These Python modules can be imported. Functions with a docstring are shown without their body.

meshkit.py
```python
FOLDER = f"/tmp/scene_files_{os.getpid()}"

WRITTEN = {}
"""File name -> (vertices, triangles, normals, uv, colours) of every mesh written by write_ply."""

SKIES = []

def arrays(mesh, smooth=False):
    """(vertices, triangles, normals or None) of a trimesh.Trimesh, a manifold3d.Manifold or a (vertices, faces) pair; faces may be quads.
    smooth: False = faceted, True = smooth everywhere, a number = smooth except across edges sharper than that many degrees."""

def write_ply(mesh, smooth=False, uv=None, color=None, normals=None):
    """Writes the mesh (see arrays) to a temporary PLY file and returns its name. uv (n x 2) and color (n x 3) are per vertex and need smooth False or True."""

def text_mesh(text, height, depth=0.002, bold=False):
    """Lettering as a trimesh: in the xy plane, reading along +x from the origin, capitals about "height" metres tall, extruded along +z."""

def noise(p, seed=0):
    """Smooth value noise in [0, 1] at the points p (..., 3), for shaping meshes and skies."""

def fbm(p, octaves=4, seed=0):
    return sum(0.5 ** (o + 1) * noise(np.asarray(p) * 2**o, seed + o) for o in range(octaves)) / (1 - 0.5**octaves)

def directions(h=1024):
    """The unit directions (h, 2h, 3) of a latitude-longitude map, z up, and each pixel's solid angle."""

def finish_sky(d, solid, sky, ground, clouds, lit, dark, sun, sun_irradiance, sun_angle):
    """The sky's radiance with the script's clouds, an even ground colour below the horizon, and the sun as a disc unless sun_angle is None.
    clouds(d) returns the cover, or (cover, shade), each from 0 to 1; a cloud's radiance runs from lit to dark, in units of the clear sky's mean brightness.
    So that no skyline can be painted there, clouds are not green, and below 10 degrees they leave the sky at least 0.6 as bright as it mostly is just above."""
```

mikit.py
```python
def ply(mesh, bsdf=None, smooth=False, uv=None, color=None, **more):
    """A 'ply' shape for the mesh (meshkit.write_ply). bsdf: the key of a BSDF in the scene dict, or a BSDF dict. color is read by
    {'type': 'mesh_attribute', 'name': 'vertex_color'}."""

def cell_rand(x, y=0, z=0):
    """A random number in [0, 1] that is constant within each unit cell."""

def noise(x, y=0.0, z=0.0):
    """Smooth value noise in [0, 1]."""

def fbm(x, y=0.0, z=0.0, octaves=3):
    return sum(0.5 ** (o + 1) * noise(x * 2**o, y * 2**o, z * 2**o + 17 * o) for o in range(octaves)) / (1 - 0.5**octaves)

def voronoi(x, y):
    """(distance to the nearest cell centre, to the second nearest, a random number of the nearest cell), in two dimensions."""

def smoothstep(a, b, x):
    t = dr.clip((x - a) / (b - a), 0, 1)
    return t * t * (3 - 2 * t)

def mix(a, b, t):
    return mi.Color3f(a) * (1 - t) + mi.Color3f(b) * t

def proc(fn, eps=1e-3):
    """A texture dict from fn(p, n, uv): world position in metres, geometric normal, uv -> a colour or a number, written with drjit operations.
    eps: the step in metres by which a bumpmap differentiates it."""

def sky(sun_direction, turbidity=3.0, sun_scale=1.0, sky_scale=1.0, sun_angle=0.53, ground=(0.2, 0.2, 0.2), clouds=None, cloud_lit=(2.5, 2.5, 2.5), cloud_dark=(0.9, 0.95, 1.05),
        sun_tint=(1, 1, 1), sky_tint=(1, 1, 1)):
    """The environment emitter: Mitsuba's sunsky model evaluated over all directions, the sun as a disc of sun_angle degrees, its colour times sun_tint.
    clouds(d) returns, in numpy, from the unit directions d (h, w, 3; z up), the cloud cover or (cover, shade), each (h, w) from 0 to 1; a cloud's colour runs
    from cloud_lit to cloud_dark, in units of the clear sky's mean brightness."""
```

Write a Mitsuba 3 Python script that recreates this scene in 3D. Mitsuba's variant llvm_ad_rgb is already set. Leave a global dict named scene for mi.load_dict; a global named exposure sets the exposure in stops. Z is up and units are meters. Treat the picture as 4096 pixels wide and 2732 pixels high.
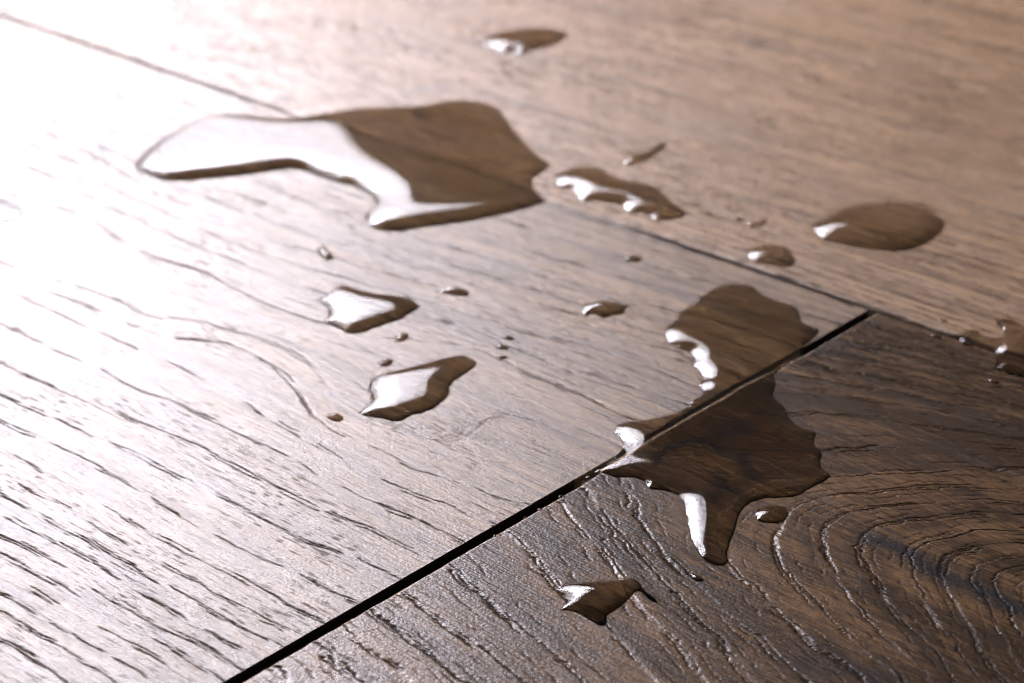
import numpy as np, trimesh, mitsuba as mi, mikit, meshkit
import drjit as dr
from scipy import sparse
from scipy.sparse.linalg import spsolve
from scipy.spatial import Delaunay, cKDTree
from scipy.interpolate import RBFInterpolator, RectBivariateSpline
import shapely
from shapely.geometry import Polygon, LineString

scene, labels = {}, {}
T = mi.ScalarTransform4f
MM = 0.001
# ------------------------------------------------------------------ camera, light, exposure
# floor frame: x along the planks, y across them, z up; the origin is where the end joint meets the long joint
CAM = np.array([0.12244, -0.20301, 0.11059])
FWD = np.array([-0.598145, 0.668235, -0.442362])
exposure = 0.82
scene['camera'] = {
    'type': 'thinlens', 'fov': 27.45, 'fov_axis': 'x', 'near_clip': 0.01, 'far_clip': 20.0,
    'aperture_radius': 0.001, 'focus_distance': 0.208,
    'to_world': T().look_at(origin=CAM.tolist(), target=(CAM + FWD).tolist(), up=[0, 0, 1])}
scene['room_light'] = {'type': 'constant', 'radiance': {'type': 'rgb', 'value': [0.035, 0.032, 0.03]}}

LAMP_AIM = np.array([-0.075, -0.02, 0.0])
LAMP_AZ, LAMP_EL, LAMP_DIST = 28.8, 31.0, 0.56      # degrees left of the view direction, degrees up, metres
LAMP_W, LAMP_H = 0.53, 0.40
LAMP_LOW, LAMP_HOT = 2.8, 22.2
LAMP_RADIANCE = np.array([1.0, 0.958, 1.06])
fh = np.array([FWD[0], FWD[1]]) / np.hypot(FWD[0], FWD[1])
ca, sa = np.cos(np.radians(LAMP_AZ)), np.sin(np.radians(LAMP_AZ))
lh = np.array([fh[0] * ca - fh[1] * sa, fh[0] * sa + fh[1] * ca])
LDIR = np.array([*(lh * np.cos(np.radians(LAMP_EL))), np.sin(np.radians(LAMP_EL))])
LPOS = LAMP_AIM + LDIR * LAMP_DIST
LU = np.cross([0, 0, 1], LDIR); LU /= np.linalg.norm(LU)
LV = np.cross(LDIR, LU)
cr, sr = np.cos(np.radians(17)), np.sin(np.radians(17))       # the lamp head hangs a little askew
LU, LV = LU * cr + LV * sr, LV * cr - LU * sr


def lamp_glow(p, n, uv):
    """the bulb behind the cloth makes the middle of the diffuser brighter"""
    a = (p.x - LPOS[0]) * LU[0] + (p.y - LPOS[1]) * LU[1] + (p.z - LPOS[2]) * LU[2]
    b = (p.x - LPOS[0]) * LV[0] + (p.y - LPOS[1]) * LV[1] + (p.z - LPOS[2]) * LV[2]
    r2 = dr.square((a + 0.04) / (0.5 * LAMP_W)) + dr.square((b - 0.07) / (0.5 * LAMP_H))
    k = LAMP_LOW + LAMP_HOT * dr.exp(-4.0 * r2)
    return mi.Color3f(*[float(c) for c in LAMP_RADIANCE]) * k


OUTLINE = {
    'main': '-104.64,-30.25 -107.47,-27.17 -110.01,-22.51 -112.15,-16.68 -113.29,-11.56 -112.91,-8.08 -110.63,-5.79 -106.89,-3.95 -103.65,-2.55 -102.24,-0.79 -100.91,3.28 -98.63,8.76 -94.44,12.9 -91.84,15.86 -91.33,18.65 -90.55,21.18 -87.62,22.89 -85.24,23.71 -82.4,23.03 -79.27,20.77 -75.35,18.09 -70.59,15.13 -65.75,12.47 -61.09,10.4 -60.37,7.72 -59.62,4.57 -57.4,2.27 -54.56,0.61 -52.63,-0.26 -53.06,-4.21 -53.97,-7.54 -55.12,-10.56 -56.26,-13.56 -57.89,-16 -59.26,-18.69 -60.2,-20.98 -61.89,-22.49 -64.15,-23.06 -66.24,-22 -68.13,-19.72 -69.85,-16.18 -71.54,-15.12 -74.42,-14.56 -76.73,-13.96 -78.64,-14.61 -81.88,-14.81 -85.99,-14.66 -87.96,-15.32 -89.16,-17.5 -90.65,-21.03 -92.29,-23.58 -93.92,-26.13 -95.66,-28.55 -97.45,-30.16 -100.15,-30.62 -103.1,-30.53',
    'pair': '-57.2,6.62 -57.98,8.09 -58.4,9.69 -58.32,11.09 -57.95,12.54 -56.78,13.8 -54.98,14.31 -52.31,13.17 -50.01,12.83 -47.94,13.52 -46.24,14.27 -44.37,13.82 -41.73,12.39 -38.96,10.74 -36.43,9.75 -35.43,8.64 -35.31,7.16 -36.99,4.47 -37.88,4.86 -39.32,5.56 -40.99,4.87 -41.58,4.13 -42.97,5.11 -44.18,5.86 -45.43,5.35 -46.67,4.65 -47.76,4.5 -48.66,4.11 -48.42,3.09 -49.14,2.86 -51.09,4.43 -53.04,5.63 -54.31,4.92 -55.76,5.32',
    'slit': '-54.09,18.23 -54.98,19.92 -54.77,21.02 -54.27,22.38 -54.34,24.86 -54.85,27.91 -54.41,28.77 -53.41,27.09 -52.64,24.3 -52.19,21.74 -52.05,19.61 -52.54,18.27 -53.08,17.57',
    'oval': '-20.27,17.11 -20.68,18.71 -20.98,20.92 -21.38,24.07 -20.82,26.09 -19.72,28.36 -17.97,30.44 -15.99,32.72 -14.36,33.67 -12.26,32.74 -10.61,31.7 -9.07,31.08 -7.47,29.55 -6.45,27.07 -6.05,24.55 -5.87,21.88 -6.16,19.75 -7.15,17.47 -8.9,16.38 -10.74,15.42 -12.47,15.04 -14.2,14.89 -15.43,14.49 -16.37,14.13 -18.21,15.1 -19.4,15.96',
    'egg': '-21.65,3.58 -21.95,5.16 -22.04,6.7 -21.3,8.06 -19.95,9.04 -18.72,8.98 -17.21,7.55 -15.52,6.33 -15.14,5.31 -14.87,3.98 -15.79,3.16 -17.1,2.89 -18.21,2.57 -18.82,2.25 -20.03,2.75',
    'tinyh': '-29.67,11.89 -29.79,12.78 -28.99,13.15 -28.39,12.2 -28.84,11.5',
    'tinyi': '-27.14,11.46 -27.41,12.44 -26.77,12.77 -26.56,13.45 -26.78,14.73 -26.24,14.96 -25.7,13.72 -25.49,12.2 -25.7,11.53 -26.4,11.05',
    'far': '-106.11,45.16 -107.69,47.42 -108.13,49.5 -108.15,51.67 -107.38,52.99 -107.09,54.83 -105.77,56.64 -103.45,58.41 -101.05,58.97 -99.22,58.72 -97.82,56.87 -97.14,54.41 -96.72,51.74 -97.13,48.97 -97.42,46.63 -97.04,44.6 -98.55,44.72 -100.4,46.05 -99.29,43.76 -100.13,43.01 -102.8,44.49 -104.01,43.71',
    'fang': '-52.59,-43.59 -53.09,-42.41 -53.55,-40.07 -54.08,-38.59 -53.86,-37.84 -52.18,-38.01 -50,-37.73 -48.13,-37.15 -46.57,-36.03 -44.86,-35.32 -43.23,-35.76 -41.87,-36.42 -41.8,-37.96 -41.47,-39.51 -41.17,-40.29 -41.52,-41.38 -41.7,-43.1 -42,-44.91 -42.08,-46 -42.6,-47.12 -43.56,-47.58 -44.88,-47.23 -46.32,-47.23 -47.69,-47.42 -48.24,-46.09 -49.19,-44.83 -50.8,-43.88',
    'fish': '-27.79,-60.82 -28.21,-59.44 -28.92,-57.86 -29.52,-57.04 -30.72,-56.3 -32.31,-54.51 -32.69,-53.46 -32.49,-51.86 -31.79,-50.29 -31.33,-48.46 -30.75,-46.98 -30.41,-45.23 -29.58,-43.52 -29.47,-42.69 -28.37,-42.43 -27.51,-42.64 -26.54,-42.73 -25.94,-43.63 -25.69,-44.84 -25.45,-46.04 -25.33,-47.33 -25.09,-48.51 -24.62,-49.47 -23.45,-50.71 -22.88,-52 -22.66,-53.14 -22.32,-54.39 -22.44,-55.38 -22.56,-56.36 -23.02,-56.99 -23.03,-57.87 -22.92,-59.07 -23.61,-59.68 -24.86,-59.94 -26,-60.53 -26.92,-60.92',
    'dm': '-43.57,-31.69 -43.63,-30.36 -42.88,-29.13 -41.28,-28.81 -40.11,-29.42 -39.75,-30.2 -40.92,-30.97 -42.5,-31.56',
    'dn': '-38.04,-44.66 -38.19,-43.79 -38.35,-42.92 -37.79,-42.67 -37.06,-43.53 -36.77,-44.53 -37.26,-45.21',
    'do': '-34.84,-50.64 -35.11,-49.68 -34.76,-48.89 -34.08,-49 -33.51,-49.93 -33.61,-50.73 -34.15,-50.98',
    'dp': '-29.9,-63.8 -30.14,-62.93 -29.57,-62.41 -28.52,-62.57 -27.83,-63.24 -28.12,-63.81 -28.97,-64.05',
    'dq': '-28.69,-35.89 -28.76,-34.94 -27.57,-35.04 -27.2,-35.57 -27.93,-36.12',
    'dr': '-27.6,-38.32 -27.62,-37.44 -26.3,-37.39 -26.07,-37.93 -26.76,-38.64',
    'ds': '-25.76,-39.86 -25.51,-39.29 -24.6,-39.45 -24.55,-39.99 -25.1,-40.23',
    'bean': '-26.57,-23.67 -26.86,-22.95 -27.43,-21.85 -27.05,-21.07 -26.61,-20.36 -25.99,-19.56 -25.1,-19.39 -24.07,-19.09 -23.37,-18.83 -22.84,-18.86 -22.91,-19.41 -22.42,-20.57 -22.05,-21.33 -22.34,-21.84 -22.72,-22.3 -22.87,-23.04 -22.9,-23.79 -23.59,-23.69 -24.17,-23.6 -24.78,-23.66 -24.9,-24.25 -25.07,-24.77 -25.77,-24.43',
    'du': '-32.54,-8.29 -32.49,-6.61 -30.83,-6.27 -30.42,-7.71 -31.53,-8.71',
    'gap': '-15.72,-20.04 -16.3,-17.88 -17.29,-15.18 -17.41,-13.22 -18.01,-10.24 -18.29,-7.65 -18.17,-5.74 -17.17,-4.84 -15.75,-3.93 -14.28,-4.42 -12.44,-5.26 -10.44,-5.59 -8.6,-5.34 -7.19,-5.63 -6.21,-6.47 -4.88,-8 -3.54,-8.81 -2.31,-8.7 -1.55,-8.86 -0.77,-10.94 -0.58,-12.71 -0.37,-14.13 0.31,-14.64 0.76,-18.48 0.91,-20.49 1.13,-22.13 2.17,-23.44 2.82,-24.07 3.56,-25.54 4.2,-26.62 5.17,-27.38 6.21,-27.6 7.25,-28.51 8.37,-29.55 9.96,-30.59 11.41,-30.75 12.76,-30.51 13.57,-31.97 14.21,-33.12 15.2,-33.52 16.14,-34.36 16.68,-35.56 17.47,-36.52 18.34,-37.05 19.59,-37.56 19.49,-39.27 19.18,-41.46 19.17,-43.25 18.26,-44.53 16.62,-46.04 16.34,-47.62 16.5,-49.33 17.35,-51.23 18.3,-53 19.18,-54.79 19.78,-56.07 21.23,-57.98 21.73,-59.12 20.89,-59.63 19.86,-59.67 19,-59.35 18.3,-58.83 17.17,-58.04 16.21,-57.45 14.93,-56.01 13.63,-54.56 12.37,-53.4 11.55,-52.21 10.8,-51.72 9.98,-51.27 9.03,-51.26 7.87,-51.71 6.86,-52.36 6.2,-51.89 5.39,-51.48 4.42,-51.47 3.36,-52.08 2.59,-52.81 1.44,-52.83 0.75,-53.2 0.62,-54.46 0.9,-55.62 0.57,-55.92 0.34,-54.71 0.05,-53.42 0.17,-51.66 0.04,-50.12 -0.39,-48.32 -1.1,-46.83 -2.05,-45.95 -3.02,-45.51 -3.78,-45.32 -4.46,-44.07 -4.32,-42.62 -3.58,-41.51 -2.46,-39.6 -1.63,-37.05 -1.28,-34.08 -1.22,-35.7 -1.49,-34.37 -1.97,-34.23 -1.97,-33.07 -1.92,-32.15 -2.28,-30.86 -2.82,-30.46 -3.63,-30.15 -3.83,-29.13 -3.94,-28.48 -4.99,-27.76 -6.06,-27.04 -7.14,-26.47 -7.8,-25.36 -8.81,-24.38 -9.81,-23.85 -10.96,-24.25 -12.05,-23.88 -13.13,-23.88 -13.87,-22.67 -15.27,-21.46',
    'corner': '12.03,-73.37 12.21,-72.8 12.04,-72.26 12.14,-71.68 12.8,-70.88 13.54,-70.01 14.32,-69.18 15.07,-68.3 15.78,-67.38 16.2,-67 16.89,-66.95 17.46,-67.13 17.93,-67.54 18.99,-67.96 19.75,-68.11 20.69,-68.49 20.83,-68.76 20.11,-68.74 19.04,-68.47 18.26,-68.21 18.02,-68.36 18.01,-68.98 18.23,-69.87 18.47,-71.14 18.48,-72.2 18.51,-73.11 18.56,-73.73 19.32,-74.36 19.4,-74.88 19.26,-75.14 18.96,-75.21 18.43,-75.16 17.64,-75.08 16.7,-74.99 15.89,-75.06 15.2,-75.27 14.79,-75.64 14.51,-75.49 14.46,-75 14.24,-74.4 13.78,-73.86 13.11,-73.51 12.45,-73.34',
    'daa': '17.95,-49.03 17.7,-47.98 18.14,-46.51 19.3,-45.9 20.31,-46.49 20.92,-47.64 20.98,-48.84 20.02,-49.7 19.27,-50.03 18.63,-49.69',
    'dab': '19.91,-62.39 20.2,-62.25 21.3,-62.3 21.78,-62.63 21.35,-63.12 20.55,-62.96',
    'edge': '10.95,0.57 11.3,0.98 11.8,1.13 11.88,2 12,2.8 12.11,3.61 12.78,3.61 13.46,3.21 14.11,3 14.89,2.91 15.61,3.45 15.86,4.17 15.75,4.86 15.07,5.85 14.49,6.54 13.87,6.59 13.36,6.95 13.18,7.91 13.53,8.84 14.38,9.19 15.47,8.83 16.27,8.54 17.97,8.45 20.65,6.88 23.43,3.76 25.03,-0.43 24.61,-2.82 23.1,-3.54 22.35,-3.78 21.51,-4.04 20.55,-3.97 19.91,-4.09 19.39,-3.81 19.03,-2.82 18.43,-1.66 17.42,0.1 17.01,0.41 16.09,0.23 15.17,-0.07 14.36,-0.55 13.68,-0.77 13.04,-0.56 12.38,0.17 11.74,0.24',
    'e1': '9.25,-1.25 9.18,-0.72 9.51,-0.52 10.23,-0.47 10.42,-0.9 9.98,-1.29 9.6,-1.53',
    'e2': '7.77,3.06 7.72,3.64 8.07,3.94 8.58,3.79 8.7,3.28 8.36,3.08 8.2,2.73',
    'e3': '20.29,-6.88 20.32,-6.39 20.8,-6.24 21.5,-6.34 21.73,-6.86 21.23,-7.22 20.66,-7.09',
    'e4': '9.87,1 9.82,1.56 10.23,1.32 10.56,0.72 10.38,0.46',
    'left': '-108.35,-53.74 -109.54,-51.46 -108.98,-49.69 -104.7,-50.06 -102.84,-51.28 -102.31,-53.46 -103.19,-55.66 -105.79,-55.56',
    'glint': '-64.34,-32.61 -64.78,-31.09 -63.01,-31.99 -60.61,-33.04 -60.36,-34.29 -62.41,-33.9',
}
RINGS = {
    'A': [
        (11, '-21.09,-113.84 -17.59,-113.61 -14.43,-113.61 -11.5,-113.59'),
        (10, '-24.79,-111.17 -21.59,-111.32 -18.31,-111.14 -14.08,-110.87 -11.95,-110.99 -9.33,-110.65 -6.89,-110.64'),
        (9, '-27.25,-109.39 -23.84,-109.22 -20.63,-109.18 -17.22,-109.11 -13.63,-109.03 -10.72,-108.68 -7.27,-108.81 -4.59,-108.58'),
        (8, '-30.49,-107.05 -27.55,-106.95 -24.51,-106.94 -19.53,-106.68 -15.99,-106.74 -12.89,-106.5 -10.6,-106.32 -5.64,-106.15'),
        (7, '-32.96,-105.27 -30.24,-105.2 -26.45,-105.05 -22.87,-105.02 -19.1,-105.2 -16.19,-104.77 -13.46,-104.69 -10.03,-104.77 -6.15,-104.59 -3.11,-104.69 -0.7,-104.51'),
        (6, '-35.79,-103.23 -33.32,-102.71 -29.15,-102.33 -26.04,-102.37 -23.26,-102.2 -19.33,-102.75 -15.99,-102.42 -13,-102.78 -10.16,-102.37 -7.36,-101.97 -4.5,-101.89 -1.69,-101.81 0.47,-101.88'),
        (5, '-42.39,-100.84 -37.1,-100.17 -33.53,-100.22 -30.19,-99.91 -27.89,-99.78 -24.78,-99.85 -20.91,-100.09 -17.67,-100.36 -14.61,-100.3 -10.84,-100.41 -7.66,-100.55 -4.65,-100.37 -1.82,-100.31'),
        (4, '-43.18,-97.89 -40.85,-97.9 -35.68,-97.9 -31.68,-97.82 -28.06,-97.52 -24.22,-97.93 -21.43,-97.78 -17.88,-97.83 -15.46,-97.94 -12.67,-97.68 -9.29,-97.73 -6.1,-97.68 -2.84,-97.5 -0.38,-97.37'),
        (3, '-46.84,-95.26 -42.53,-95.71 -37.74,-95.63 -32.77,-95.54 -30.56,-95.32 -27.07,-95.66 -23.79,-95.87 -18.93,-96.01 -15.13,-95.83 -12.32,-95.58 -8.68,-95.87 -4.96,-95.58 -1.09,-95.51'),
        (2, '-50.98,-92.27 -48.03,-92.17 -43.67,-92.41 -39.57,-92.53 -36.48,-92.42 -34.22,-91.96 -30.32,-92.33 -27.09,-92.72 -23.78,-92.72 -20.25,-92.46 -16.93,-92.34 -12.73,-92.31 -9.68,-92.31 -6.44,-92.54 -3.37,-92.42 -0.45,-91.97'),
        (1, '-56.25,-88.46 -52.79,-88.6 -50.1,-88 -46.63,-88.03 -43.84,-88.18'),
        (1, '-42.02,-87.63 -37.27,-88.05 -34.34,-87.85 -31.3,-87.78 -28.9,-87.98 -24.78,-88.64 -21.61,-88.31 -18.22,-88.23 -14.07,-88.37 -10,-88.02 -5.01,-88.13 -1.03,-88.15'),
        (0, '-61.26,-84.85 -58.14,-84.48 -54.48,-84.54 -51.05,-84.28 -47.65,-84.45 -44.72,-84.09 -42.45,-83.85'),
        (0, '-39.19,-83.41 -36.03,-83.38 -31.99,-83.6 -28.5,-83.16 -24.33,-83.12 -19.97,-83.33 -16.56,-83.29 -11.69,-83.36 -8.38,-82.32 -5.17,-82.29 -0.67,-81.51'),
        (-1, '-68.41,-79.69 -63.63,-80.03 -59.88,-79.68 -56.73,-79.33 -54.01,-79.33 -52.01,-79 -47.8,-78.56 -43.64,-78.56 -40.59,-78.13 -36.95,-78.03'),
        (-1, '-35.12,-77.5 -29.94,-77.93 -25.68,-77.94 -21.5,-77.96 -18,-77.97 -14.57,-77.98 -10.76,-77.6 -7.58,-77.23 -3.93,-77.38 -0.47,-77.14'),
        (-2, '-76.74,-73.68 -72.35,-73.62 -68.9,-73.78 -64.86,-73.36 -60.31,-72.95 -56.07,-73.25 -52.04,-73.66 -48.8,-73.7 -46.32,-72.94 -43.32,-72.65 -39.3,-72.83 -35.63,-72.78 -33.39,-72.6'),
        (-2, '-29.39,-72.94 -26.61,-72.71 -22.05,-73.07 -18.2,-73.4 -14.29,-73.6 -10.44,-73.26 -6.52,-72.8 -2.04,-73.26'),
        (-3, '-80.36,-66.6 -72.72,-66.7 -65.34,-66.8 -58.53,-66.64 -54.86,-66.51 -50.11,-66.9 -45.89,-67.15 -43.49,-66.99 -40.06,-67.33 -36.57,-67.56 -32.63,-68.24 -29.15,-68.35 -25.38,-69.01'),
        (-3, '-16.22,-69.75 -13.14,-69.68 -10.12,-69.61 -7.73,-68.92 -5.77,-68.6 -3.54,-68.59 -1.34,-68.58 0.16,-68.63'),
        (-4, '-52.33,-57.87 -48.09,-58.35 -43.24,-59.22 -38.26,-60.32 -34.03,-62.42'),
        (-4, '-21.13,-64.87 -18.69,-65.84 -17.11,-65.67 -14.73,-65.99 -13.4,-65.41 -11.52,-64.94 -9.5,-64.63 -7.8,-64 -5.91,-64.08 -4.1,-63.93 -2,-63.79 -0.57,-63.09'),
        (-5, '-91.21,-63.24 -87.35,-62.58 -83.91,-61.66 -79.77,-61.31 -76.24,-60.54 -73.03,-60.04 -69.92,-60.18 -67,-60.44 -64.58,-60.55 -62.31,-59.64 -60.98,-58.18 -59.15,-57.38 -56.27,-57.02 -52.71,-56.59 -48.81,-55.8 -45.07,-55.65 -41.09,-56.27 -38.39,-56.92 -35.55,-58.9 -31.64,-61.24 -27.61,-62.36'),
        (-5, '-23.32,-59.71 -20.56,-60.52 -18.85,-60.28 -17.23,-59.95 -15.53,-59.39 -15.33,-58.26 -15.73,-57.16 -16.36,-55.45 -17.09,-53.8 -17.91,-51.52 -17.79,-50.07 -16.39,-49.49 -14.15,-49.5 -12.42,-48.96 -10.69,-48.07 -8.98,-47.53 -7.13,-47.19 -4.63,-46.9 -2.13,-46.28'),
        (-6, '-103.89,-46.68 -97.84,-46.24 -91.83,-46.4 -86.85,-47.35 -81.18,-48.19 -76.77,-48.1 -73.17,-47.4 -69.25,-47.01 -64.37,-47.52 -59.61,-48.03 -55.28,-48.23 -51.97,-47.56 -48.8,-47.55'),
        (-6, '-27.6,-38.91 -17.81,-40.72 -9.9,-40.83 -4.73,-41.76'),
        (-7, '-35.95,-36.81 -27.61,-37.36 -20.73,-37.37 -15.87,-36.03 -10.4,-35.55 -5.39,-34.67 -1.21,-34.46'),
        (-8, '-38.09,-33.76 -28.03,-32.97 -20.66,-31.14 -13.14,-30.57 -6.23,-30.36 -2.03,-30.95'),
        (-9, '-46.23,-30.71 -41.57,-30.04 -31.27,-29.33 -22.56,-27.26 -14.1,-25.26 -8.13,-24.57'),
        (-11, '-98.77,-27.92 -73.26,-26.44 -50.08,-25.09 -29.74,-22.9 -5.69,-19.29'),
        (-15, '-177.18,-1.2 -104.64,-2.49 -52.11,-1.32 -33.49,-0.77 0.55,-0.84'),
        (-8, '-131.85,-33.92 -110.72,-34.08'),
    ],
    'B': [
        (0, '46.67,-43.16 46.17,-43.79 47,-44.35'),
        (-2, '50.42,-43.84'),
        (-4, '54.4,-44.21'),
        (4, '46.4,-30.59'),
        (8, '41.25,-20.82'),
        (1, '50.46,-38.28'),
        (4, '49.14,-56.82'),
        (1, '53.91,-50.87'),
        (1, '44.47,-41.36 44.06,-42.49 44.06,-44 44.69,-44.19 46.18,-44.71'),
        (2, '43.32,-39.31 42.55,-40.77 41.95,-42.47 41.76,-43.79 42.37,-44.39 44.03,-45.15 46.42,-46.33'),
        (3, '42.28,-37.49 40.66,-39.33 39.83,-41.26 39.73,-43.49 40.4,-44.62 41.4,-46.01 42.75,-47.41 45.07,-49'),
        (4, '41.54,-36.16 39.75,-37.76 38.57,-39.42 37.54,-41.33 37.28,-43.15 37.72,-44.32 38.52,-45.92 39.27,-47.16 40.53,-48.66 42.14,-50.16'),
        (5, '40.16,-33.73 38.64,-34.27 36.85,-35.88 35.49,-37.91 34.66,-39.88 33.76,-42.31 33.7,-43.98 34.42,-45.71 35.67,-47.7 36.98,-49.21 38.49,-50.49 39.97,-51.74 41.57,-53.21 44.72,-54.99'),
        (6, '38.76,-31.25 36.53,-32.19 34.71,-33.81 33.06,-35.72 31.58,-37.88 30.02,-39.91 28.92,-41.73 28.64,-43.64 28.88,-45.47 29.08,-46.91 30.19,-48.31 31.62,-49.78 33.3,-51.36 35.27,-53 37.71,-54.86 40.14,-55.92 42.38,-56.73'),
        (7, '37.56,-29.13 35.31,-30.07 32.86,-32.26 30.86,-34.27 29.2,-36.19 27.63,-38.24 26.22,-39.93 24.92,-42.36 24.42,-44.5 24.7,-46.34 25.62,-47.98 26.83,-49.33 28.46,-51.04 30.18,-52.62 31.54,-53.69 33.8,-55.43 36.1,-57.02 39.49,-58.97 42.53,-59.7'),
        (8, '35.38,-26.95 32.66,-28.73 30.09,-30.81 27.79,-33.31 25.85,-36.36 23.75,-39.12 20.43,-42.96 19.88,-45.6 21.16,-48.26 22.52,-51.56 23.8,-53.63 25.52,-55.25 27.15,-56.49 29.8,-57.89 32.62,-59.05 35.48,-60.09 38.7,-61.76 42.01,-62.87'),
        (9, '21.85,-58.91 24.03,-60.04 26.39,-60.95 29.25,-62.07 31.77,-63.06 33.79,-63.37 36.73,-64.55 39.17,-65.08 42.3,-65.92'),
        (9, '21.85,-58.91 19.22,-56.94 16.68,-54.35 15.29,-51.42 14.84,-47.53 15.64,-43.3 17.79,-39.14 21.17,-35.21 25.82,-30.15 31.93,-24.22'),
        (10, '13.41,-60.54 16.31,-61.92 19.37,-63.07 22.75,-64.21 25.92,-65.41 29.66,-66.72 33.13,-67.77 36.93,-69.41'),
        (10, '2.73,-52.98 5.62,-54.39 8.32,-57.03 10.81,-58.96 13.28,-60.44'),
        (11, '0.94,-55.78 3.51,-57.46 5.91,-59.18 8.19,-60.56 10.84,-61.52 13.83,-63.19 16.1,-63.99 18.54,-65.27 21.91,-66.91'),
        (12, '2.35,-60.45 5.04,-62.25 7.52,-63.39 9.89,-64.2 12.71,-65.62 15.42,-67.38'),
        (13, '0.03,-68.6 7.31,-70.89 15.96,-74.49 23.71,-76.23'),
        (14, '0.61,-76.89 7.68,-78.89 14.38,-80.79 21.47,-82.85'),
        (15, '0.63,-83.99 3.12,-84.33 5.29,-84.47'),
        (16, '0.66,-87.69 2.18,-87.71 4.1,-88.03 7.16,-88.86 9.19,-89.22'),
        (17, '0.63,-91.36 2.11,-91.61 3.75,-91.91 6.11,-92.41 8.27,-92.62 10.73,-93.16 12.23,-93.64'),
        (18, '0.7,-95.3 2.66,-95.49 5.45,-96 7.25,-96.48 8.7,-96.63'),
        (19, '0.8,-99.52 2.55,-99.64 4.48,-100.2'),
        (12, '2.71,-23.92 7.2,-21.81 13.31,-19.63'),
        (16, '3.45,-12.62 11.91,-9.73 24.63,-6.26'),
        (23, '1.37,-0.54 11.91,0.16 20.93,0.28'),
    ],
}
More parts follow.
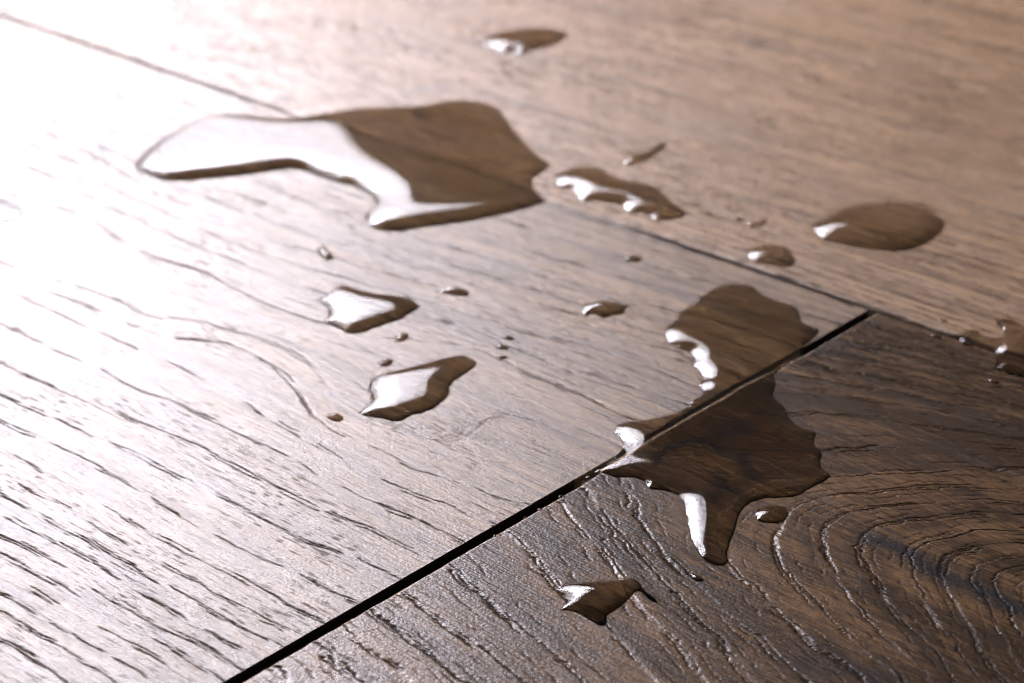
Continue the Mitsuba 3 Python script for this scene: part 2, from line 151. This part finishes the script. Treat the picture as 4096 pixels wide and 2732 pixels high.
STAINS = [
    ('B', '29.41,-45.4 32.24,-44.88 36.64,-46.07 39.43,-46.25 41.89,-45.95 44.6,-46.13 48.36,-46.77', 1.5, 0.92),
    ('B', '23.72,-48.86 26.5,-51.22 28.31,-52.75', 0.7, 0.4),
    ('B', '4.37,-48.24 3.67,-46.37 3.29,-44.39 3.86,-42.6 4.86,-40.84 6.27,-40.65 7.61,-41.15', 0.5, 0.9),
    ('B', '5.65,-37.75 6.01,-36.12 7.02,-35.65', 1.3, 0.8),
    ('B', '10.09,-40.63 12.37,-42.72 14.01,-43.69', 1.0, 0.75),
    ('B', '10.84,-45.72 12.72,-47.24 13.96,-46.92', 1.2, 0.6),
    ('B', '36.83,-67.5 39.19,-66.39 41.81,-65.7 44.16,-64.91', 2.0, 0.6),
    ('B', '34.83,-63.84 38.75,-64.44 41.48,-64.68', 0.6, 0.5),
    ('B', '30.98,-31.33 32.63,-30.29', 0.7, 0.5),
    ('B', '3.13,-25.72 4.73,-26.92', 0.5, 0.6),
    ('B', '1.02,-14.48 3.46,-13.24', 0.4, 0.5),
    ('C', '-89.6,12.15 -87.34,11.67', 1.1, 0.85),
    ('C', '-97.89,19.98 -96.25,24.21', 1.6, 0.5),
    ('C', '-111.4,4.62 -109.42,3.7', 0.8, 0.4),
    ('C', '-139.21,5.94 -131.65,9.73', 1.5, 0.25),
    ('A', '-7.52,-5.93 -7.04,-5.84', 0.6, 0.6),
    ('A', '-5.25,-7.66 -4.91,-7.01', 0.6, 0.5),
    ('A', '-2.19,-10.57 -1.61,-9.73', 0.6, 0.6),
]


def pts(s):
    return np.array([[float(v) for v in q.split(',')] for q in s.split()])


def sstep(a, b, x):
    t = np.clip((x - a) / (b - a), 0, 1)
    return t * t * (3 - 2 * t)


def noise(x, y=0.0, z=0.0, seed=0):
    p = np.stack(np.broadcast_arrays(np.asarray(x, float), y, z), -1)
    return meshkit.noise(p, seed)


def fbm(x, y=0.0, z=0.0, octaves=3, seed=0):
    p = np.stack(np.broadcast_arrays(np.asarray(x, float), y, z), -1)
    return meshkit.fbm(p, octaves, seed)


# ------------------------------------------------------------------ materials
def fibre_bump(p, n, uv):
    x, y = p.x * 1000, p.y * 1000
    return 3.0e-5 * mikit.noise(x * 0.55, y * 6.5) + 2.0e-5 * mikit.noise(x * 4.5, y * 5.5, 3.0)


def wetness(p, n, uv):
    """1 where water lies on the varnish (the two have nearly the same index, so the varnish itself no longer mirrors) and in open, unvarnished pores"""
    return uv.x


def wood(rough, specular=0.5, bump=1.0):
    def sheen_rough(p, n, uv):
        return rough + 0.05 * mikit.fbm(p.x * 120, p.y * 800, octaves=2)
    col = {'type': 'mesh_attribute', 'name': 'vertex_color'}
    return {'type': 'twosided', 'bsdf': {'type': 'bumpmap', 'arbitrary': mikit.proc(fibre_bump, eps=4e-5), 'scale': bump, 'bsdf': {
        'type': 'blendbsdf', 'weight': mikit.proc(wetness),
        'dry': {'type': 'principled', 'base_color': col, 'roughness': mikit.proc(sheen_rough), 'specular': specular},
        'wet': {'type': 'diffuse', 'reflectance': col}}}}


scene['wood'], scene['wood_dull'] = wood(0.47, 0.85), wood(0.32, 0.32, 0.9)
scene['core'] = {'type': 'twosided', 'bsdf': {'type': 'principled', 'base_color': {'type': 'rgb', 'value': [0.10, 0.06, 0.035]}, 'roughness': 0.8, 'specular': 0.2}}
scene['underlay'] = {'type': 'twosided', 'bsdf': {'type': 'diffuse', 'reflectance': {'type': 'rgb', 'value': [0.03, 0.028, 0.026]}}}
scene['water'] = {'type': 'dielectric', 'int_ior': 1.333, 'ext_ior': 1.0}
scene['lamp_cloth'] = {'type': 'twosided', 'bsdf': {'type': 'diffuse', 'reflectance': {'type': 'rgb', 'value': [0.7, 0.7, 0.7]}}}
scene['lamp_black'] = {'type': 'twosided', 'bsdf': {'type': 'principled', 'base_color': {'type': 'rgb', 'value': [0.02, 0.02, 0.022]}, 'roughness': 0.5}}


# ------------------------------------------------------------------ the floor
def axis(*runs):
    """grid coordinates from runs (start, stop, step), each starting where the last one stopped"""
    out = [np.array([runs[0][0]])]
    for a, b, s in runs:
        n = max(1, int(round((b - a) / s)))
        out.append(np.linspace(a, b, n + 1)[1:])
    return np.concatenate(out)


def ring_field(name, xs, ys):
    """the annual rings: a smooth field through the rings' traced courses, whole numbers lie on a ring"""
    P, V = [], []
    for k, s in RINGS[name]:
        q = pts(s)
        P.append(q); V.append(np.full(len(q), float(k)))
    P, V = np.concatenate(P), np.concatenate(V)
    P, keep = np.unique(np.round(P, 1), axis=0, return_index=True)
    V = V[keep]
    S = np.array([0.55, 1.0])
    f = RBFInterpolator(P * S, V, kernel='linear', smoothing=0.05, neighbors=60)
    cx, cy = np.arange(xs[0], xs[-1] + 1.5, 1.4), np.arange(ys[0], ys[-1] + 1.5, 1.4)
    X, Y = np.meshgrid(cx, cy, indexing='ij')
    Z = f(np.stack([X.ravel(), Y.ravel()], 1) * S).reshape(X.shape)
    from scipy.ndimage import gaussian_filter
    Z = gaussian_filter(Z, 0.9)
    return RectBivariateSpline(cx, cy, Z, s=0)


LIT, MID, DARK = np.array([0.330, 0.208, 0.106]), np.array([0.185, 0.111, 0.055]), np.array([0.042, 0.026, 0.015])


def stain(name, X, Y):
    k = np.zeros_like(X)
    for pl, s, w, a in STAINS:
        if pl == name:
            L = LineString(pts(s))
            b = np.array(L.bounds) + np.array([-4, -4, 4, 4]) * w
            m = (X > b[0]) & (X < b[2]) & (Y > b[1]) & (Y < b[3])
            if m.any():
                d = shapely.distance(shapely.points(X[m], Y[m]), L)
                d = d * (0.6 + 0.9 * fbm(X[m] / 1.1, Y[m] / 0.7, 5.0))
                k[m] = np.maximum(k[m], a * np.exp(-(d / w) ** 2))
    return k


def relief(name, X, Y, G, GX, GY):
    """height in mm and colour of a plank's wood-look face at the points X, Y"""
    seed = {'A': 1, 'B': 2, 'C': 3}.get(name, 4)
    zo = seed * 31.7
    amp = {'A': 1.0, 'B': 1.25, 'C': 0.9}.get(name, 0.6)
    slope = np.clip(np.hypot(GX, GY), 0.02, 1.5)
    wobble = {'B': 1.1}.get(name, 0.55) * (fbm(X / 9, Y / 5, zo) - 0.5) + {'B': 0.7}.get(name, 0.35) * (noise(X / 2.4, Y / 0.9, zo + 4) - 0.5) + {'B': 0.40}.get(name, 0.12) * (noise(X / 0.45, Y / 0.35, zo + 5) - 0.5)
    g = G + slope * wobble
    slope = np.clip(slope, 0.1, 1.5)
    rid = np.round(g)
    d = (g - rid) / slope
    d = d + 0.14 * (noise(X / 0.9, rid * 3.1, zo) - 0.5) + 0.06 * (noise(X / 0.35, Y / 0.3, zo + 2) - 0.5)
    groove, core = np.zeros_like(X), np.zeros_like(X)
    strands = {'A': 3, 'B': 4}.get(name, 3)
    for k in range(strands):
        off = (k - (strands - 1) / 2) * 0.26 + {'A': 0.3}.get(name, 0.5) * (noise(X / 3.6, rid * 5.7 + k * 3.3, zo) - 0.5)
        on = sstep(0.485, 0.565, fbm(X / 4.6 + k * 40, rid * 11.3 + k * 7.7, zo, octaves=2))
        if name == 'A':         # the fold beside the small puddles is only a soft rumple
            on = on * (1 - 0.55 * (rid == -5) * sstep(-45, -38, X))
        w = (0.035 + 0.075 * noise(X / 1.9, rid * 2.9 + k, zo + 8)) * (0.4 + 0.6 * on)
        r = np.abs(d - off) / w
        groove = np.maximum(groove, on * np.exp(-r ** 2))
        core = np.maximum(core, on * sstep(1.35, 0.75, r))
    if name in 'AB':         # fainter rings between each two
        for q, f in enumerate((1 / 3, 2 / 3)):
            d2 = ((g - f + 0.5) - np.floor(g - f + 0.5) - 0.5) / slope + 0.3 * (noise(X / 0.9, Y / 0.5, zo + 30 + q) - 0.5)
            on = sstep(0.46, 0.58, fbm(X / 3.0, Y / 2.2, zo + 31 + 5 * q, octaves=2))
            r = np.abs(d2) / (0.04 + 0.06 * noise(X / 1.1, Y / 1.1, zo + 32 + q))
            if name == 'A':
                on = on * np.maximum(sstep(-110, -50, X) * sstep(-66, -48, Y), 0.25)
            groove, core = np.maximum(groove, 0.65 * on * np.exp(-r ** 2)), np.maximum(core, 0.65 * on * sstep(1.35, 0.75, r))
    pit = noise(X / 0.42, Y / 0.24, zo + 6)
    groove = groove * (0.5 + 0.6 * pit)
    core = core * (0.72 + 0.4 * pit)
    band = np.exp(-(d / 0.75) ** 2)
    pores = sstep(0.62, 0.80, noise(X / 1.3, Y / 0.16, zo + 11)) * (0.35 + 0.9 * sstep(0.4, 0.7, fbm(X / 18, Y / 6, zo + 12)))
    h = -0.11 * amp * groove - 0.018 * pores
    h = h + band * 0.035 * amp * (noise(X / 0.36, Y / 0.30, zo + 13) - 0.5) * sstep(0.35, 0.6, fbm(X / 6, rid * 4.1, zo + 14))
    h = h + 0.012 * (fbm(X / 1.4, Y / 0.35, zo + 15) - 0.5) + 0.03 * (fbm(X / 12, Y / 5, zo + 16) - 0.5)
    if name == 'C':
        h = h + 0.035 * (noise(X / 20, Y / 0.5, zo + 19) - 0.5)
    if name == 'B':
        h = h + 0.045 * (fbm(X / 2.4, Y / 0.55, zo + 18) - 0.5)
    t = g - np.floor(g)
    saw = t * sstep(1.0, 0.94, t)
    step = {'A': 0.02, 'B': 0.06, 'C': 0.0}.get(name, 0.0)
    h = h + step * (saw - 0.45) * (0.3 + 1.1 * sstep(0.3, 0.65, fbm(X / 8, Y / 4, zo + 17)))
    # colour
    a = fbm(G * 1.9 + X * 0.006, X * 0.025, zo + 20, octaves=4)
    b = fbm(X / 26, Y / 9, zo + 21)
    c = 0.5 * noise(X / 5, Y / 0.22, zo + 22) + 0.5 * noise(X / 22, Y / 0.45, zo + 25)
    e = noise(X / 1.1, Y / 0.13, zo + 23)
    tone = 0.42 + {'A': 0.45, 'B': 0.8}.get(name, 0.6) * (a - 0.5) + {'A': 0.4, 'B': 0.9}.get(name, 0.4) * (b - 0.5) + {'B': 0.6, 'C': 1.1}.get(name, 1.1) * (c - 0.5) + {'B': 0.55, 'C': 0.3}.get(name, 0.4) * (e - 0.5)
    tone = np.clip(tone + {'A': 0.05, 'B': -0.30, 'C': 0.40}.get(name, 0.0), 0, 1)[..., None]
    col = np.where(tone > 0.5, MID + (LIT - MID) * (tone - 0.5) * 2, DARK + (MID - DARK) * tone * 2)
    if name == 'B':
        col = col * np.array([1.06, 0.98, 0.90])
    if name == 'C':
        col = col * np.array([1.0, 0.965, 0.98])
    grey = {'B': 0.8, 'C': 0.4}.get(name, 0.6) * sstep(0.5, 0.75, fbm(X / 14, Y / 2.6, zo + 24))[..., None] * 0.35
    col = col * (1 - grey) + grey * col.mean(-1, keepdims=True) * np.array([0.97, 0.97, 1.02])
    dirt = np.clip(0.95 * core + 0.5 * pores + 0.10 * band, 0, 0.92)[..., None]
    col = col * (1 - dirt) + dirt * np.array([0.040, 0.027, 0.018])
    matte = np.clip(1.1 * core + 0.6 * pores, 0, 0.97)
    s = stain(name, X, Y)[..., None]
    col = col * (1 - s) + s * np.array([0.018, 0.017, 0.019])
    return h, col, matte


BARE = np.array([0.42, 0.30, 0.19])      # the pressed board under the printed face
PAINT = np.array([0.028, 0.017, 0.012])  # stained bevel


WATERS = [Polygon(pts(s)).buffer(0.05) for s in OUTLINE.values()]


def wet_at(x, y):
    w = np.zeros(len(x))
    for P in WATERS:
        b = P.bounds
        m = (x > b[0]) & (x < b[2]) & (y > b[1]) & (y < b[3])
        w[m] = np.maximum(w[m], shapely.contains_xy(P, x[m], y[m]))
    return w


def plank(key, name, xs, ys, bevels=(0.12, 0.12, 0.12, 0.12), depth=8.0, coarse=False):
    """a laminate plank: embossed face with bevelled edges, side walls down to the underside. bevels: x0, x1, y0, y1 in mm"""
    X, Y = np.meshgrid(xs, ys, indexing='ij')
    if name in RINGS:
        f = ring_field(name, xs, ys)
        G, GX, GY = f(xs, ys), f(xs, ys, dx=1), f(xs, ys, dy=1)
    else:
        k = {'C': 0.62}.get(name, 0.4)
        wob = 3.0 * (fbm(X / 70, Y / 30, 8.0) - 0.5)
        G = (Y + wob * 2.2) * k
        GX, GY = np.zeros_like(G), np.full_like(G, k)
    h, col, matte = relief(name, X, Y, G, GX, GY)
    # broken, slightly ragged edges
    jx, jy = 0.10 * (noise(Y / 0.9, 3.3) - 0.5) + 0.06 * (noise(Y / 0.3, 6.1) - 0.5), 0.10 * (noise(X / 0.9, 9.7) - 0.5) + 0.06 * (noise(X / 0.3, 1.9) - 0.5)
    for i, (dist, w) in enumerate(((X - xs[0] + jx, bevels[0]), (xs[-1] - X + jx, bevels[1]), (Y - ys[0] + jy, bevels[2]), (ys[-1] - Y + jy, bevels[3]))):
        if w <= 0:
            continue
        if name == 'B' and i == 0:      # the wet end of this board has lost its lip
            w = w + 0.34 * sstep(-60, -50, Y) * sstep(-13, -20, Y) + 0.08 * (noise(Y / 2.3, 4.4) - 0.5)
        if name == 'C' and i == 2:      # the long joint is tight along the middle
            w = 0.22 + 0.95 * np.maximum(sstep(-40, -30, X), sstep(-100, -112, X)) + 0.12 * (noise(X / 3.1, 7.7) - 0.5)
        t = np.clip(1 - dist / w, 0, 1)
        h = h * (1 - t) - w * 0.9 * t ** 1.3
        m = (sstep(0.05, 0.35, t) * 0.9)[..., None]
        col = col * (1 - m) + m * (BARE if i < 2 else PAINT)
        matte = np.maximum(matte, m[..., 0])
    n, m = X.shape
    if name == 'B':         # and has swollen a little into the joint
        X = X - (0.5 + 0.15 * (noise(Y / 4, 2.2) - 0.5)) * sstep(-58, -50, Y) * sstep(-14, -18, Y) * np.clip(1 - (X - xs[0]) / 4, 0, 1)
    V = np.stack([X, Y, h], -1).reshape(-1, 3)
    Q = np.arange(n * m).reshape(n, m)
    F = np.concatenate([np.stack([Q[:-1, :-1], Q[1:, :-1], Q[1:, 1:]], -1).reshape(-1, 3), np.stack([Q[:-1, :-1], Q[1:, 1:], Q[:-1, 1:]], -1).reshape(-1, 3)])
    nrm = meshkit.arrays((V, F), True)[2]
    loop = np.concatenate([Q[:, 0], Q[-1, 1:], Q[-2::-1, -1], Q[0, -2:0:-1]])
    k = len(loop)
    top, bot = V[loop], V[loop] * [1, 1, 0] + [0, 0, -depth]
    base = len(V)
    V2 = np.concatenate([V, top, bot])
    nx = np.roll(np.arange(k), -1)
    W = np.concatenate([np.stack([base + np.arange(k), base + k + np.arange(k), base + k + nx], -1), np.stack([base + np.arange(k), base + k + nx, base + nx], -1)])
    a = np.roll(top, -1, 0) - np.roll(top, 1, 0)
    out = np.stack([a[:, 1], -a[:, 0], 0 * a[:, 0]], -1)
    out /= np.linalg.norm(out, axis=1, keepdims=True)
    N2 = np.concatenate([nrm, out, out])
    side = np.where(((top[:, 1] > -56) & (top[:, 1] < -15))[:, None], [0.17, 0.105, 0.06], [0.02, 0.014, 0.01])     # raw board along the wet stretch; elsewhere joint shade painted in as near-black
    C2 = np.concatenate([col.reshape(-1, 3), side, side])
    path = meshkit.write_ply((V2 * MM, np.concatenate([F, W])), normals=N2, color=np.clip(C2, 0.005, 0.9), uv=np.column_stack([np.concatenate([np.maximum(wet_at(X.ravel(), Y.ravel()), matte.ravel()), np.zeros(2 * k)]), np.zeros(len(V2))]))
    scene[key] = {'type': 'ply', 'filename': path, 'face_normals': False, 'bsdf': {'type': 'ref', 'id': 'wood_dull' if name == 'B' else 'wood'}}
    return X, Y, h


GAP0, GAP1 = -0.35, 0.90
plank('floor__plank', 'A', axis((-640, -260, 20), (-260, -195, 2.5), (-195, -135, 0.5), (-135, -80, 0.36), (-80, GAP0, 0.25)), axis((-192.2, -120, 1.5), (-120, -45, 0.105), (-45, -0.08, 0.14)), (1, 0.0, 0.3, 0.16))
plank('floor__plank_001', 'B', axis((GAP1, 56, 0.16), (56, 90, 1.0), (90, 640, 25)), axis((-192.2, -108, 1.5), (-108, -0.08, 0.12)), (0.18, 1, 0.3, 0.2))
plank('floor__plank_002', 'C', axis((-420, -200, 10), (-200, 28, 0.5), (28, 90, 1.5), (90, 500, 20)), axis((0.06, 60, 0.22), (60, 130, 0.3), (135, 192.25, 1.5)), (1, 1, 0.55, 0.4))
for k, x0, x1, y0, y1 in ((3, -1200, -421.5, 0.25, 192.25), (4, 501.5, 1200, 0.25, 192.25), (5, -900, -100, 192.9, 384.9), (6, -98.5, 900, 192.9, 384.9),
                          (7, -1000, 180, -384.9, -192.9), (8, 181.5, 1100, -384.9, -192.9), (9, -1300, -641.5, -192.2, -0.2), (10, 641.5, 1300, -192.2, -0.2)):
    plank(f'floor__plank_{k:03d}', 'D', axis((x0, x1, 12)), axis((y0, y1, 4)), (0.3, 0.3, 0.3, 0.3))
ul = trimesh.creation.box((2.8, 1.0, 0.004)); ul.apply_translation((0, 0, -0.0103))
scene['floor__underlay'] = mikit.ply(ul, 'underlay')
labels['floor'] = {'label': 'brown wood-look laminate floor with embossed grain', 'kind': 'structure'}


# ------------------------------------------------------------------ water
def smooth_loop(q, step, soft=2):
    """a closed smooth curve through the corner points q, at even steps"""
    for _ in range(soft):
        r = np.roll(q, -1, 0)
        q = np.stack([q * 0.75 + r * 0.25, q * 0.25 + r * 0.75], 1).reshape(-1, 2)
    ring = LineString(np.vstack([q, q[:1]]))
    n = max(24, int(ring.length / step))
    return np.array([ring.interpolate(t, normalized=True).coords[0] for t in np.arange(n) / n])


def water_mesh(q, contact, height, step, jag=0.0, seed=0, film=2.1, soft=2):
    """a body of water lying on the floor: its top is the shape surface tension gives it inside the outline q (mm);
    contact: mean edge slope in degrees, height: greatest height in mm, film: capillary length in mm"""
    b = smooth_loop(q, step, soft)
    if jag:
        t = np.roll(b, -1, 0) - np.roll(b, 1, 0)
        nrm = np.stack([t[:, 1], -t[:, 0]], 1) / np.linalg.norm(t, axis=1, keepdims=True)
        k = (noise(b[:, 0] / 1.6, b[:, 1] / 0.8, seed * 7.1) - 0.5) + 0.7 * (noise(b[:, 0] / 0.7, b[:, 1] / 0.4, seed * 3.1) - 0.5)
        b = b + nrm * (jag * 2 * k)[:, None]
    poly = Polygon(b).buffer(0)
    if poly.geom_type != 'Polygon':
        poly = max(poly.geoms, key=lambda g: g.area)
    poly = Polygon(poly.exterior)
    n = max(24, int(poly.exterior.length / step))
    b = np.array([poly.exterior.interpolate(t, normalized=True).coords[0] for t in np.arange(n) / n])
    if shapely.geometry.LinearRing(b).is_ccw is False:
        b = b[::-1]
    poly = Polygon(b)
    x0, y0, x1, y1 = poly.bounds
    gx, gy = np.meshgrid(np.arange(x0, x1, step), np.arange(y0, y1, step * 0.866), indexing='ij')
    gx = gx + (np.arange(gx.shape[1]) % 2)[None] * step * 0.5
    g = np.stack([gx.ravel(), gy.ravel()], 1)
    g = g[shapely.contains_xy(poly.buffer(-step * 0.45), g[:, 0], g[:, 1])]
    allp = np.concatenate([b, g])
    tri = Delaunay(allp).simplices
    c = allp[tri].mean(1)
    tri = tri[shapely.contains_xy(poly, c[:, 0], c[:, 1])]
    e1, e2 = allp[tri[:, 1]] - allp[tri[:, 0]], allp[tri[:, 2]] - allp[tri[:, 0]]
    ar = 0.5 * (e1[:, 0] * e2[:, 1] - e1[:, 1] * e2[:, 0])
    tri = np.where((ar < 0)[:, None], tri[:, ::-1], tri)
    ok = np.abs(ar) > 1e-7
    tri, ar = tri[ok], np.abs(ar[ok])
    # finite elements: laplace(u) - u / film^2 = -1, u = 0 on the edge
    p0, p1, p2 = allp[tri[:, 0]], allp[tri[:, 1]], allp[tri[:, 2]]
    gr = [np.stack([(u - v)[:, 1], (v - u)[:, 0]], 1) / (2 * ar[:, None]) for u, v in ((p1, p2), (p2, p0), (p0, p1))]
    N = len(allp)
    I, J, K = [], [], []
    for i in range(3):
        for j in range(3):
            I.append(tri[:, i]); J.append(tri[:, j]); K.append(ar * (gr[i] * gr[j]).sum(1) + ar / film ** 2 * (1 / 6 if i == j else 1 / 12))
    A = sparse.csr_matrix((np.concatenate(K), (np.concatenate(I), np.concatenate(J))), shape=(N, N))
    rhs = np.zeros(N)
    for i in range(3):
        np.add.at(rhs, tri[:, i], ar / 3)
    nb = len(b)
    free = np.arange(nb, N)
    u = np.zeros(N)
    u[free] = spsolve(A[free][:, free].tocsc(), rhs[free])
    edge = np.zeros(len(tri), bool)
    edge |= (tri < nb).sum(1) >= 2
    gu = sum(u[tri[:, i]][:, None] * gr[i] for i in range(3))
    slope = np.median(np.linalg.norm(gu[edge], axis=1)) if edge.any() else 1.0
    u *= min(np.tan(np.radians(contact)) / max(slope, 1e-6), height / u.max())
    V = np.column_stack([allp, u + 0.012])
    nrm = meshkit.arrays((V, tri), True)[2]
    # closed below: a wall round the edge and a flat underside, both beneath the face of the wood
    low = np.column_stack([allp, np.full(N, -0.55)])
    k = np.arange(nb); kx = np.roll(k, -1)
    wall_t, wall_b = V[:nb], low[:nb]
    B0 = 2 * N
    W = np.concatenate([np.stack([B0 + k, B0 + nb + k, B0 + nb + kx], -1), np.stack([B0 + k, B0 + nb + kx, B0 + kx], -1)])
    t = np.roll(b, -1, 0) - np.roll(b, 1, 0)
    out = np.stack([t[:, 1], -t[:, 0], 0 * t[:, 0]], -1); out /= np.linalg.norm(out, axis=1, keepdims=True)
    VV = np.concatenate([V, low, wall_t, wall_b])
    NN = np.concatenate([nrm, np.tile([0, 0, -1.0], (N, 1)), out, out])
    FF = np.concatenate([tri, tri[:, ::-1] + N, W])
    path = meshkit.write_ply((VV * MM, FF), normals=NN)
    return {'type': 'ply', 'filename': path, 'face_normals': False, 'bsdf': {'type': 'ref', 'id': 'water'}}


names = {}
BEADS = [(1.0, -59.6, 0.30), (1.0, -63.1, 0.2), (1.0, -65.3, 0.14), (1.0, -69.9, 0.17), (-0.45, -68.5, 0.26)]
BEAD_LABELS = ['tiny white bead on the right lip of the end joint, nearest the branched puddle', 'second tiny bead down the right lip of the end joint from the branched puddle',
               'third and smallest bead down the right lip of the end joint', 'tiny bead farthest down the right lip of the end joint', 'tiny bead on the left lip of the end joint']


def water(name, outline, label, category, contact, height, step, group=None, **more):
    k = names.get(name, 0); names[name] = k + 1
    key = name if k == 0 else f'{name}_{k:03d}'
    scene[key] = water_mesh(pts(OUTLINE[outline]), contact, height, step, seed=len(scene), **more)
    labels[key] = {'label': label, 'category': category}
    if group:
        labels[key]['group'] = group


PUD, DROP = 'water puddle', 'water drop'
water('water_puddle', 'main', 'largest clear water puddle, white reflection covering its left arm, lying across the long joint', PUD, 36, 1.5, 0.3, jag=0.08, film=1.5)
water('water_puddle', 'gap', 'branched water puddle bridging the black end joint onto the dark right plank', PUD, 26, 0.8, 0.18, jag=0.12, film=1.3)
water('water_puddle', 'pair', 'lumpy water puddle with two white reflections, just right of the largest puddle', PUD, 34, 0.9, 0.22)
water('water_puddle', 'fang', 'fang-shaped white-topped puddle with jagged left end, between the largest and the fish-shaped puddle', PUD, 36, 0.9, 0.16, jag=0.08, film=0.95)
water('water_puddle', 'fish', 'fish-shaped puddle with wavy dark brown right edge, on the pale left plank', PUD, 36, 0.9, 0.16, jag=0.08, film=0.95)
water('water_puddle', 'oval', 'smooth oval puddle with one small white glint on its left tip, on the upper plank', PUD, 30, 2.0, 0.25, film=3.5)
water('water_puddle', 'corner', 'small dark pointed puddle with a white glint, lying nearest the camera below the end joint', PUD, 40, 0.9, 0.14, jag=0.05)
water('water_puddle', 'edge', 'water puddle over the long joint at the right edge, cut off by the frame', PUD, 36, 0.9, 0.16)
water('water_drop', 'far', 'blurred oblong water drop farthest away, alone at the top of the upper plank', DROP, 34, 0.9, 0.3)
water('water_drop', 'slit', 'narrow slanted sliver of water on the upper plank above the lumpy puddle', DROP, 30, 0.5, 0.15)
water('water_drop', 'egg', 'egg-shaped drop with white glint between the long joint and the smooth oval puddle', DROP, 36, 0.7, 0.12)
water('water_drop', 'bean', 'brown bean-shaped drop with white left end, alone above left of the branched puddle', DROP, 38, 0.7, 0.1)
water('water_drop', 'dm', 'thin flat drop with dark right end, just right of the fang-shaped puddle', DROP, 32, 0.5, 0.1)
water('water_drop', 'dn', 'tiny round drop directly below the fang-shaped puddle', DROP, 42, 0.6, 0.07)
water('water_drop', 'do', 'tiny round drop just above the back of the fish-shaped puddle', DROP, 42, 0.6, 0.07)
water('water_drop', 'dp', 'tiny brown drop left of the tail of the fish-shaped puddle', DROP, 42, 0.6, 0.07)
water('water_drop', 'dq', 'upper of the tiny specks of water above right of the fish-shaped puddle', DROP, 40, 0.4, 0.06)
water('water_drop', 'dr', 'lower bright speck of water above right of the fish-shaped puddle', DROP, 40, 0.4, 0.06)
water('water_drop', 'ds', 'lowest dark speck of water right of the tip of the fish-shaped puddle', DROP, 36, 0.3, 0.06)
water('water_drop', 'du', 'tiny drop between the bean-shaped drop and the long joint', DROP, 38, 0.4, 0.08)
water('water_drop', 'tinyh', 'tiny faint brown drop left of a glinting one, above the egg-shaped drop', DROP, 34, 0.3, 0.1)
water('water_drop', 'tinyi', 'tiny glinting crescent drop above the egg-shaped drop', DROP, 36, 0.4, 0.1)
water('water_drop', 'daa', 'small drop with white glint right of the lower arm of the branched puddle', DROP, 34, 0.4, 0.08)
water('water_drop', 'dab', 'tiny drop on the ridges below the lower arm of the branched puddle', DROP, 38, 0.4, 0.06)
water('water_drop', 'e1', 'tiny drop below the long joint, left of the puddle at the right edge', DROP, 38, 0.4, 0.06)
water('water_drop', 'e2', 'tiny drop on the upper plank above the long joint near the right edge', DROP, 38, 0.4, 0.06)
water('water_drop', 'e4', 'tiny bead sitting in the long joint left of the puddle at the right edge', DROP, 40, 0.4, 0.05)
water('water_drop', 'e3', 'tiny dark drop below the puddle at the right edge', DROP, 38, 0.4, 0.06)
water('water_drop', 'left', 'blurred drop cut by the left edge of the frame on the pale plank', DROP, 14, 0.4, 0.2)
water('water_drop', 'glint', 'small sparkling streak of water between the largest puddle and the fang-shaped puddle', DROP, 40, 0.4, 0.1)

for k, (bx, by, br) in enumerate(BEADS):
    a = np.arange(10) / 10 * 2 * np.pi
    OUTLINE[f'bead{k}'] = ' '.join('%.3f,%.3f' % (bx + br * (1 + 0.25 * np.sin(2 * v + k)) * np.cos(v), by + br * 1.3 * np.sin(v)) for v in a)
    water('water_bead', f'bead{k}', BEAD_LABELS[k], 'water bead', 42, 0.4, 0.05)


# ------------------------------------------------------------------ the lamp that lights the floor (outside the frame)
def quad_box(w, h, z0, z1, w1=None, h1=None):
    w1, h1 = w if w1 is None else w1, h if h1 is None else h1
    a = np.array([[-1, -1], [1, -1], [1, 1], [-1, 1]]) * 0.5
    return trimesh.Trimesh(np.vstack([np.c_[a * [w, h], np.full(4, z0)], np.c_[a * [w1, h1], np.full(4, z1)]]),
                           [[0, 1, 5], [0, 5, 4], [1, 2, 6], [1, 6, 5], [2, 3, 7], [2, 7, 6], [3, 0, 4], [3, 4, 7], [4, 5, 6], [4, 6, 7]], process=False)


M = np.eye(4); M[:3, 0], M[:3, 1], M[:3, 2], M[:3, 3] = LU, LV, LDIR, LPOS
scene['softbox_lamp__diffuser'] = {'type': 'rectangle', 'to_world': T((M @ np.diag([LAMP_W / 2, -LAMP_H / 2, -1, 1])).tolist()), 'bsdf': {'type': 'ref', 'id': 'lamp_cloth'},
    'emitter': {'type': 'area', 'radiance': mikit.proc(lamp_glow)}}
shell = quad_box(LAMP_W + 0.012, LAMP_H + 0.012, -0.02, 0.22, 0.12, 0.12); shell.apply_transform(M)
scene['softbox_lamp__housing'] = mikit.ply(shell, 'lamp_black')
labels['softbox_lamp'] = {'label': 'softbox lamp with white diffuser left of the floor', 'category': 'lamp'}
